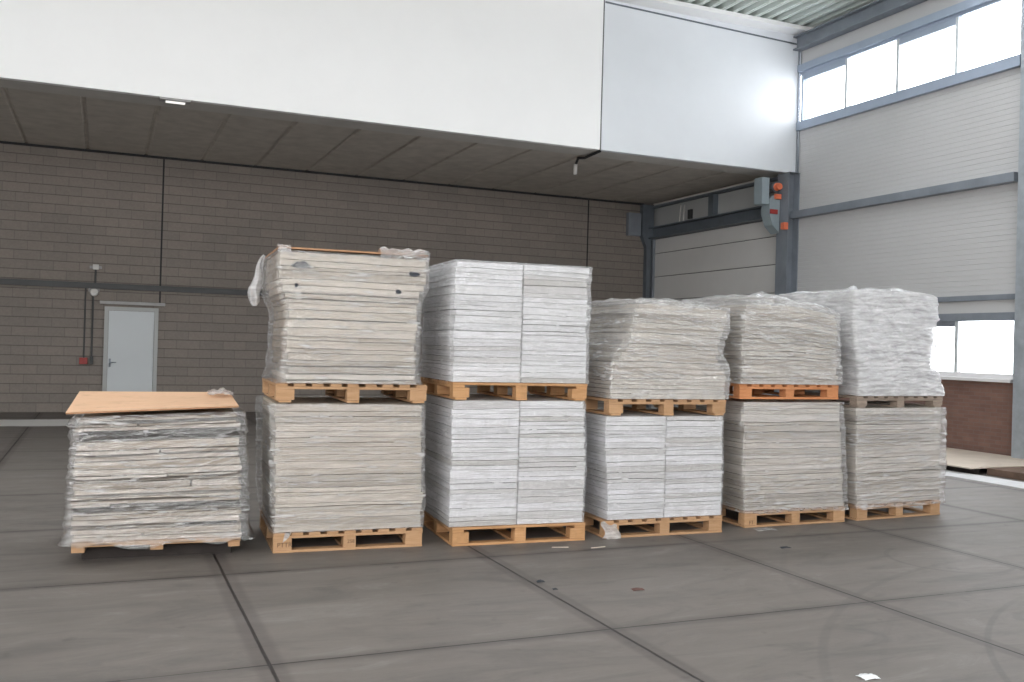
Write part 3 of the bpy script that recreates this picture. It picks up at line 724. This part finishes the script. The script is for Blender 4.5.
# ---- pile 1: low single stack under a plywood cover
t = empty('wooden_pallet', W(1, 0, 0, 0), FR[1][1], 'thin wooden pallet under the low stack topped with bare plywood', 'pallet', GL)
def pp(nm, a, b, mat='wood'):
    c = Vector(((a[0]+b[0])/2, (a[1]+b[1])/2, a[2])); return wedge(a, b).build(nm, mat, t, loc=c)
for i in range(8): pp('deck_board', (-.02, i*.14, .125), (1.16, i*.14+.115, .158))
for xx, w in ((-.02, .09), (.515, .09), (1.07, .085)): pp('stringer_board', (xx, .006, .085), (xx+w, 1.08, .1245))
for yy in (.17, .52, .90): pp('bearer', (.04, yy, 0), (1.10, yy+.10, .0845), 'shade_timber')  # dark bearers, shade under the pallet put into their colour
S1L = [(.16, -.012), (.84, -.018), (1.1, .008)]; S1R = [(.14, 1.150), (.87, 1.135), (1.14, 1.11)]
sh = stack(1, .160, 27, S1L, S1R, 'mixed', 'low stack under bare plywood', 'mixed', GS, top=[(0, 1.060), (1.15, 1.105)], rough=.010, sid=1, thick=(.4, 1.7), gapk=2.6, skip=(22, 25),
           split={1: .4, 3: .63, 6: .78, 8: .22, 11: .28, 13: .7, 15: .55, 19: .5, 24: .36})
film(1, .140, 1.09, sh, 'film_clear', 'torn clear wrapping film round the low stack topped with plywood', off=.032, amp=.024, top=[(-.1, 1.068), (1.2, 1.120)], sid=1, flare=.05,
     puff=([(.1, .0), (.3, -.006)], [(.1, .0), (.35, .012), (.6, .0), (.9, .012), (1.05, .0)]), ragged=.05, crease=2.2)
# plywood cover
P = [Vector(W(1, -.075, -.065, 1.095)), Vector(W(1, 1.115, -.03, 1.147)), Vector((1.035, 8.66, 1.184)), Vector((-.165, 8.66, 1.184))]
bm = bmesh.new(); N = 12
cen = sum(P, Vector())/4
def ply(u, v): return P[0]*(1-u)*(1-v)+P[1]*u*(1-v)+P[2]*u*v+P[3]*(1-u)*v
g = [[[bm.verts.new(ply(i/N, j/N) - cen + Vector((0, 0, h_))) for i in range(N+1)] for j in range(N+1)] for h_ in (0, .012)]
for j in range(N):
    for i in range(N):
        bm.faces.new((g[0][j][i], g[0][j+1][i], g[0][j+1][i+1], g[0][j][i+1])); bm.faces.new((g[1][j][i], g[1][j][i+1], g[1][j+1][i+1], g[1][j+1][i]))
for i in range(N):
    for (a, b) in (((0, i), (0, i+1)), ((N, i+1), (N, i)), ((i+1, 0), (i, 0)), ((i, N), (i+1, N))):
        bm.faces.new((g[0][a[0]][a[1]], g[0][b[0]][b[1]], g[1][b[0]][b[1]], g[1][a[0]][a[1]]))
bmesh.ops.recalc_face_normals(bm, faces=bm.faces)
me = bpy.data.meshes.new('plywood_cover'); bm.to_mesh(me); bm.free(); me.materials.append(MAT['ply']); me.materials.append(MAT['ply_edge'])
for p in me.polygons:
    if abs(p.normal.z) < .5: p.material_index = 1
o = bpy.data.objects.new('plywood_cover', me); COL.objects.link(o); o.location = cen
tag(o, 'bare tan plywood sheet lying on top of the low stack', 'board')
def crumple(c, sx, sy, sz, sid, flat=False):
    def fn(u, v):
        x = (u-.5)*2; y = (v-.5)*2; r = math.hypot(x, y)
        n1 = noise.noise((x*2+sid, y*2, sid)); n2 = noise.noise((x*4, y*4+sid, 3))
        z = sz*max(0, (1-r*r*.6))*(.55+.45*n1) + sz*.35*n2*(1-.5*r)
        if flat: z = abs(z)+.001
        return (c[0]+x*sx*(1+.25*n2), c[1]+y*sy*(1+.25*n1), c[2]+max(z, 0.001))
    return fn
sheetlet(1, crumple((1.02, .88, 1.200), .10, .26, .06, 4), 18, 18, 'film_scrap', 'film_milky', label='crumpled bit of film on the far right corner of the plywood')

# ---- pile 2
S2L = [(.16, .016), (1.18, -.006)]; S2R = [(.15, 1.188), (1.175, 1.165)]
pl = pallet(2, 0, 0, 1.2, DEEP, MAT['wood'], 'A', 'stamped pine pallet under the beige wrapped lower load of second pile', GL)
stamp(pl, 'PTTR', .088, .045, .05); stamp(pl, '258', .61, .055, .04)
sh = stack(2, .157, 22, S2L, S2R, 'beige', 'lower load of the second pile from left', 'beige', GS, top=[(0, 1.168), (1.2, 1.166)], sid=2)
film(2, .1585, 1.172, sh, 'film', 'clear film wrapped round the lower beige load of the second pile', off=.02, amp=.014, sid=2,
     puff=([(.1, .0), (.4, .015), (.9, .025), (1.1, .03)], [(0, 0)]), cap=((.985,), 0, 0))
fo = sheetlet(2, lambda u, v: (.085+.045*u-.03*(1-v)*.5, -.018-.01*abs(math.sin(v*5+u*4)), .16-.075*(1-v)*(1-.5*u)), 8, 10, 'film_scrap', 'film_milky', label='short tail of film hanging over the stamped pallet edge')
U2L = [(1.33, .072), (1.94, .064), (2.10, .012), (2.2, -.008), (2.41, -.012)]; U2R = [(1.34, 1.105), (1.98, 1.098), (2.05, 1.125), (2.19, 1.175), (2.41, 1.185)]
pallet(2, -.012, 1.178, 1.216, DEEP, MAT['wood'], 'B', 'pine pallet between the two loads of the second pile', GU, hgt=.150)
sh = stack(2, 1.330, 20, U2L, U2R, 'beige', 'upper load of the second pile from left', 'beige', GS, top=[(0, 2.365), (1.2, 2.362)], sid=3, rough=.009, gapk=1.7)
o = MB().box((-.02, .0, 0), (1.185, DEEP-.03, .014), .002).build('plywood_cover', 'ply_edge'); o.location = W(2, 0, 0, 2.385); o.rotation_euler = (0, 0, FR[2][1])
tag(o, 'brown plywood sheet edge capping the tallest wrapped load', 'board')
f2 = film(2, 1.332, 2.372, sh, 'film', 'clear film with a torn flap round upper load of the second pile', off=.02, amp=.016, sid=5,
     puff=([(1.33, .03), (1.6, .01), (1.95, .01), (2.2, .0)], [(0, 0)]), flare=.03, cap=((.985, .96), .008, .002), crease=1.6)
def flap(u, v):
    # hangs off the far left corner: a strip that widens into a ragged lobe
    z = 2.40 - .40*v - .05*v*math.sin(u*2.4) + .015*noise.noise((u*4, v*3, 1))
    w = .035 + .085*min(1, v*1.5)*(1-.45*max(0, v-.75)*4)
    x = -.028 - .010*math.sin(v*9) - w*u - .035*v
    y = .93 + .05*noise.noise((u*3, v*4, 2)) + .03*math.sin(u*7+v*3) - .06*u
    return (x, y, z)
sheetlet(2, flap, 16, 30, 'torn_flap', 'film_white', parent=f2)
def gather(x0, x1, z, h, sid, y0=-.035):
    """film bunched along the top edge"""
    def fn(u, v):
        x = x0+(x1-x0)*u; rag = .035+.075*abs(noise.noise((u*6+sid, 1.5, 3)))
        if v < .5: return (x, y0-.010*abs(noise.noise((u*12+sid, v*5, 1))), z-rag*(1-v*2)+.008*abs(noise.noise((u*14, v*6, sid)))*v*2)
        q = (v-.5)*2
        return (x, y0+.13*q, z+.004+h*math.sin(q*math.pi)*(.45+abs(noise.noise((u*6+sid, v*2, 3)))*1.3))
    return fn
sheetlet(2, gather(.78, 1.19, 2.405, .04, 3), 40, 16, 'gathered_edge', 'film_loose', parent=f2)
sheetlet(2, gather(-.03, .07, 2.40, .016, 6, -.038), 14, 16, 'gathered_edge', 'film_loose', parent=f2)
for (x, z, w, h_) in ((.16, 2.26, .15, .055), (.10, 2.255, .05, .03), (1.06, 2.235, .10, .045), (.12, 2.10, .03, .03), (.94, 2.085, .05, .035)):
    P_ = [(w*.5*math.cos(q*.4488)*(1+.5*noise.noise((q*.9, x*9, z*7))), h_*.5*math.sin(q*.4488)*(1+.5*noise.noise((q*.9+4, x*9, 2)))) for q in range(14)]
    o = MB().prism(P_, 1, 0, .003).build('dark_patch', 'dark_grey', f2); o.location = (x, -.0135, z)

# ---- pile 3: two crisp white columns
S3L = [(.18, -.028), (.75, -.018), (1.2, -.026)]; S3R = [(.155, 1.172), (.7, 1.182), (1.2, 1.158)]
mid = lambda d: [(0, .569+d), (3, .569+d)]
pallet(3, 0, 0, 1.2, DEEP, MAT['wood_tan'], 'AP', 'pine pallet under the crisp white lower load of the third pile', GL)
sh = stack(3, .157, 21, S3L, mid(-.003), 'white', 'left half of lower load, third pile from left', 'white', GS, top=[(0, 1.205), (1.2, 1.205)], sid=6, rough=.005, seam='r')
sh += stack(3, .157, 21, mid(.003), S3R, 'white', 'right half of lower load, third pile from left', 'white', GS, top=[(0, 1.205), (1.2, 1.205)], sid=7, rough=.005, seam='l')
film(3, .1585, 1.2085, sh, 'film_side', 'taut clear film round the crisp lower white load of the third pile', off=.012, amp=.006, sid=27, cap=((.985,), 0, 0), crease=.4)
U3L = [(1.36, -.022), (2.14, -.028), (2.38, -.016)]; U3R = [(1.36, 1.172), (2.08, 1.162), (2.28, 1.17), (2.37, 1.182)]
pallet(3, -.03, 1.212, 1.212, DEEP, MAT['wood_tan'], 'BP', 'reddish pallet between the two white loads of the third pile', GU, hgt=.145)
sh = stack(3, 1.359, 21, U3L, mid(-.004), 'white', 'left half of upper load, third pile from left', 'white', GS, top=[(0, 2.365), (.6, 2.365)], sid=8, rough=.006, seam='r')
sh += stack(3, 1.359, 21, mid(.004), U3R, 'white', 'right half of upper load, third pile from left', 'white', GS, top=[(0, 2.365), (1.2, 2.362)], sid=9, rough=.006, seam='l')
film(3, 1.361, 2.374, sh, 'film_side', 'thin clear film round the upper white load of the third pile', off=.018, amp=.012, sid=9,
     puff=([(1.35, .01), (1.6, .025), (1.95, .035), (2.2, .01), (2.4, .0)], [(0, 0)]), flare=.01, cap=((.985, .95, .8, .5, .2, .02), .014, .018))

# ---- pile 4
S4L = [(.18, .038), (.55, .026), (.66, .012), (.8, .0), (1.08, .0)]; S4R = [(.165, 1.212), (1.08, 1.203)]
mid4 = lambda d: [(0, .606+d), (3, .606+d)]
pallet(4, 0, 0, 1.219, DEEP, MAT['wood'], 'A', 'pine pallet with film scrap on its corner, fourth pile from left', GL)
sh = stack(4, .157, 20, S4L, mid4(-.003), 'white', 'left half of lower load, fourth pile from left', 'white', GS, top=[(0, 1.072), (1.2, 1.072)], sid=10, rough=.005, seam='r')
sh += stack(4, .157, 20, mid4(.003), S4R, 'white', 'right half of lower load, fourth pile from left', 'white', GS, top=[(0, 1.072), (1.2, 1.072)], sid=11, rough=.005, seam='l')
film(4, .1585, 1.076, sh, 'film_side', 'taut clear film round the lower white load of the fourth pile', off=.012, amp=.006, sid=28, cap=((.985,), 0, 0), crease=.4)
sheetlet(4, lambda u, v: (-.03+.16*u+.02*math.sin(v*5), -.012-.02*abs(math.sin(v*4+u*6)), .005+.15*v-.04*u+.012*math.sin(u*9)), 14, 12, 'film_scrap', 'film_milky', label='crumpled film scrap caught on the front left pallet block, fourth pile')
U4L = [(1.23, .05), (1.5, .05), (1.62, .14), (1.75, .22), (1.92, .28), (2.1, .29)]; U4R = [(1.25, 1.222), (1.46, 1.215), (1.57, 1.125), (1.72, 1.125), (1.9, 1.20), (2.07, 1.22)]
pallet(4, .01, 1.080, 1.216, DEEP, MAT['wood'], 'B', 'pine pallet between the two loads of the fourth pile', GU, hgt=.145)
sh = stack(4, 1.227, 20, U4L, U4R, 'greige', 'wrapped upper load of fourth pile from left', 'grey beige', GS, top=[(0, 2.06), (.4, 2.085), (1.2, 2.05)], sid=12, rough=.009)
film(4, 1.230, 2.09, sh, 'film_loose', 'wrinkled film bag round the pinched upper load of the fourth pile', off=.02, amp=.019, sid=12, win=.06,
     top=[(.0, 2.115), (.3, 2.115), (.42, 2.12), (1.25, 2.075)], cap=((.985, .95, .85, .7, .5, .3, .1, .03), .05, .02), flare=.01, crease=1.3)

# ---- pile 5
S5L = [(.15, .02), (.71, -.002), (1.2, -.03)]; S5R = [(.15, 1.20), (.615, 1.172), (1.2, 1.124)]
pl = pallet(5, .004, 0, 1.215, DEEP, MAT['wood'], 'A', 'pine pallet on the floor under the fifth pile from left', GL)
stamp(pl, 'FT', .08, .03, .05)
sh = stack(5, .157, 21, S5L, S5R, 'greige', 'lower load of the fifth pile from left', 'grey beige', GS, top=[(0, 1.195), (1.2, 1.195)], sid=13, rough=.008)
film(5, .138, 1.2, sh, 'film', 'shiny film wrapped round the lower load of the fifth pile', off=.03, amp=.016, sid=13, flare=.008, cap=((.985,), 0, 0), ragged=.025, crease=1.4)
U5L = [(1.35, -.04), (1.76, -.055), (1.9, -.03), (1.99, -.022), (2.2, -.05)]; U5R = [(1.36, 1.10), (1.66, 1.078), (1.95, 1.058), (2.02, 1.075), (2.15, .99)]
pallet(5, -.092, 1.226, 1.19, DEEP, MAT['wood_orange'], 'A', 'bright orange pallet between the two loads of the fifth pile', GU, hgt=.140)
sh = stack(5, 1.368, 19, U5L, U5R, 'greige', 'upper load on the orange pallet', 'grey beige', GS, top=[(0, 2.13), (.5, 2.14), (.95, 2.08), (1.2, 2.03)], sid=14, rough=.010)
film(5, 1.371, 2.14, sh, 'film_loose', 'loose wrinkled film bag over the load on the orange pallet', off=.02, amp=.024, sid=14,
     top=[(-.06, 2.20), (.2, 2.20), (.6, 2.175), (.95, 2.13), (1.15, 2.06)], cap=((.985, .95, .85, .7, .5, .3, .1, .03), .07, .05), flare=.008, crease=2.0)

# ---- pile 6
S6L = [(.18, .02), (.6, .0), (1.14, -.02)]; S6R = [(.157, 1.222), (1.135, 1.203)]
pallet(6, 0, 0, 1.206, DEEP, MAT['wood'], 'A', 'pine pallet on the floor under the rightmost pile', GL)
sh = stack(6, .157, 21, S6L, S6R, 'greige', 'lower load of the rightmost pile', 'grey beige', GS, top=[(0, 1.138), (1.2, 1.138)], sid=15, rough=.008)
film(6, .118, 1.1405, sh, 'film', 'shiny film wrapped round the lower load of the rightmost pile', off=.032, amp=.020, sid=15, flare=.01, cap=((.985,), 0, 0), ragged=.055, crease=1.8)
U6L = [(1.26, .005), (1.55, .01), (1.8, -.055), (2.03, -.08), (2.3, -.07)]; U6R = [(1.262, 1.195), (1.4, 1.13), (1.56, 1.02), (1.82, 1.045), (2.2, 1.06), (2.33, .97)]
pallet(6, -.04, 1.142, 1.245, DEEP, MAT['wood_grey'], 'B', 'dark weathered pallet between the two loads of the rightmost pile', GU, hgt=.115)
sh = stack(6, 1.260, 21, U6L, U6R, 'white', 'upper load of the rightmost pile', 'pale', GS, top=[(0, 2.25), (.5, 2.27), (1.1, 2.25)], sid=16, rough=.010)
film(6, 1.263, 2.30, sh, 'film_milky', 'milky film bag over the upper load of the rightmost pile', off=.018, amp=.024, sid=16,
     top=[(-.1, 2.325), (.3, 2.345), (.8, 2.345), (1.0, 2.33), (1.1, 2.30)], cap=((.985, .95, .85, .7, .5, .3, .1, .03), .06, .03), flare=.008, crease=2.0)

# ---- litter on the floor
sheetlet(1, crumple((0, 0, 0), .05, .04, .02, 3, True), 10, 10, 'paper_scrap', 'paper', label='small white paper scrap on the concrete near the picture front').location = (3.70, 3.8, 0)
sheetlet(1, crumple((0, 0, 0), .045, .03, .018, 8, True), 8, 8, 'dry_leaf', 'leaf', label='brown curled leaf on the slab in front of the fourth pile').location = (3.46, 5.72, 0)
sheetlet(1, crumple((0, 0, 0), .03, .022, .02, 5, True), 8, 8, 'dry_leaf', 'dark_grey', label='dark crumb of litter beside the floor joint, third pile').location = (2.9, 6.12, 0)
sheetlet(1, crumple((0, 0, 0), .018, .018, .012, 6, True), 6, 6, 'dry_leaf', 'dark_grey', label='tiny dark speck of litter on the long floor joint').location = (2.91, 5.9, 0)
sheetlet(1, crumple((0, 0, 0), .05, .025, .02, 9, True), 8, 8, 'dry_leaf', 'dark_grey', label='dark fleck of litter before the fifth pile').location = (5.43, 6.57, 0)
for i, (x, y, a) in enumerate(((3.55, 7.12, -.25), (3.86, 7.03, .1))):
    o = MB().box((-.07, -.004, 0), (.07, .004, .006), .001).build('wood_splinter', 'ply_pale'); o.location = (x, y, 0); o.rotation_euler = (0, 0, a)
    tag(o, ('pale wood splinter on the floor by the third pallet corner', 'pale wood splinter nearer the fourth pallet')[i], 'splinter', 'wood splinters')
sheetlet(1, crumple((0, 0, 0), .11, .06, .03, 11, True), 14, 10, 'film_scrap', 'film_milky', label='flattened film scrap on the floor before the fifth pallet').location = (5.79, 7.30, 0)

# ------------------------------------------------------------------ light: overcast sky through the windows and the added unseen openings
SKY = 9.6
w = bpy.data.worlds.new('sky'); S.world = w; w.use_nodes = True
bg = w.node_tree.nodes['Background']; bg.inputs['Color'].default_value = (1.0, .98, .965, 1); bg.inputs['Strength'].default_value = SKY
def portal(loc, rot, sx, sy_):
    l = bpy.data.lights.new('window_portal', 'AREA'); l.shape = 'RECTANGLE'; l.size = sx; l.size_y = sy_
    l.cycles.is_portal = True
    o = bpy.data.objects.new('window_portal', l); COL.objects.link(o); o.location = loc; o.rotation_euler = rot
# portals emit along -Z of the light
for (y0, y1) in BAYS:
    portal((XW+.2, (y0+y1)/2, 7.15), (0, R(90), 0), 1.1, y1-y0)
    portal((XW+.25, (y0+y1)/2, 1.87), (0, R(90), 0), .95, y1-y0)
portal(((XL+.5)/2, YR-.25, 5.1), (R(90), 0, 0), .5-XL, 6.2)
portal((XL-.25, -3.75, 4.8), (0, R(-90), 0), 5.2, 10.5)
for a_, b_ in ADDED_ROOFLIGHTS: portal(((XL+XW)/2, (a_+b_)/2, ZR+.35), (0, 0, 0), XW-XL, b_-a_)

S.view_settings.view_transform = 'Standard'; S.view_settings.look = 'None'
S.view_settings.gamma = 1; S.view_settings.use_curve_mapping = False
S.view_settings.exposure = 0.0
S.cycles.use_denoising = True
S.cycles.max_bounces = 14; S.cycles.diffuse_bounces = 9; S.cycles.glossy_bounces = 4; S.cycles.transparent_max_bounces = 24
S.cycles.sample_clamp_indirect = 8
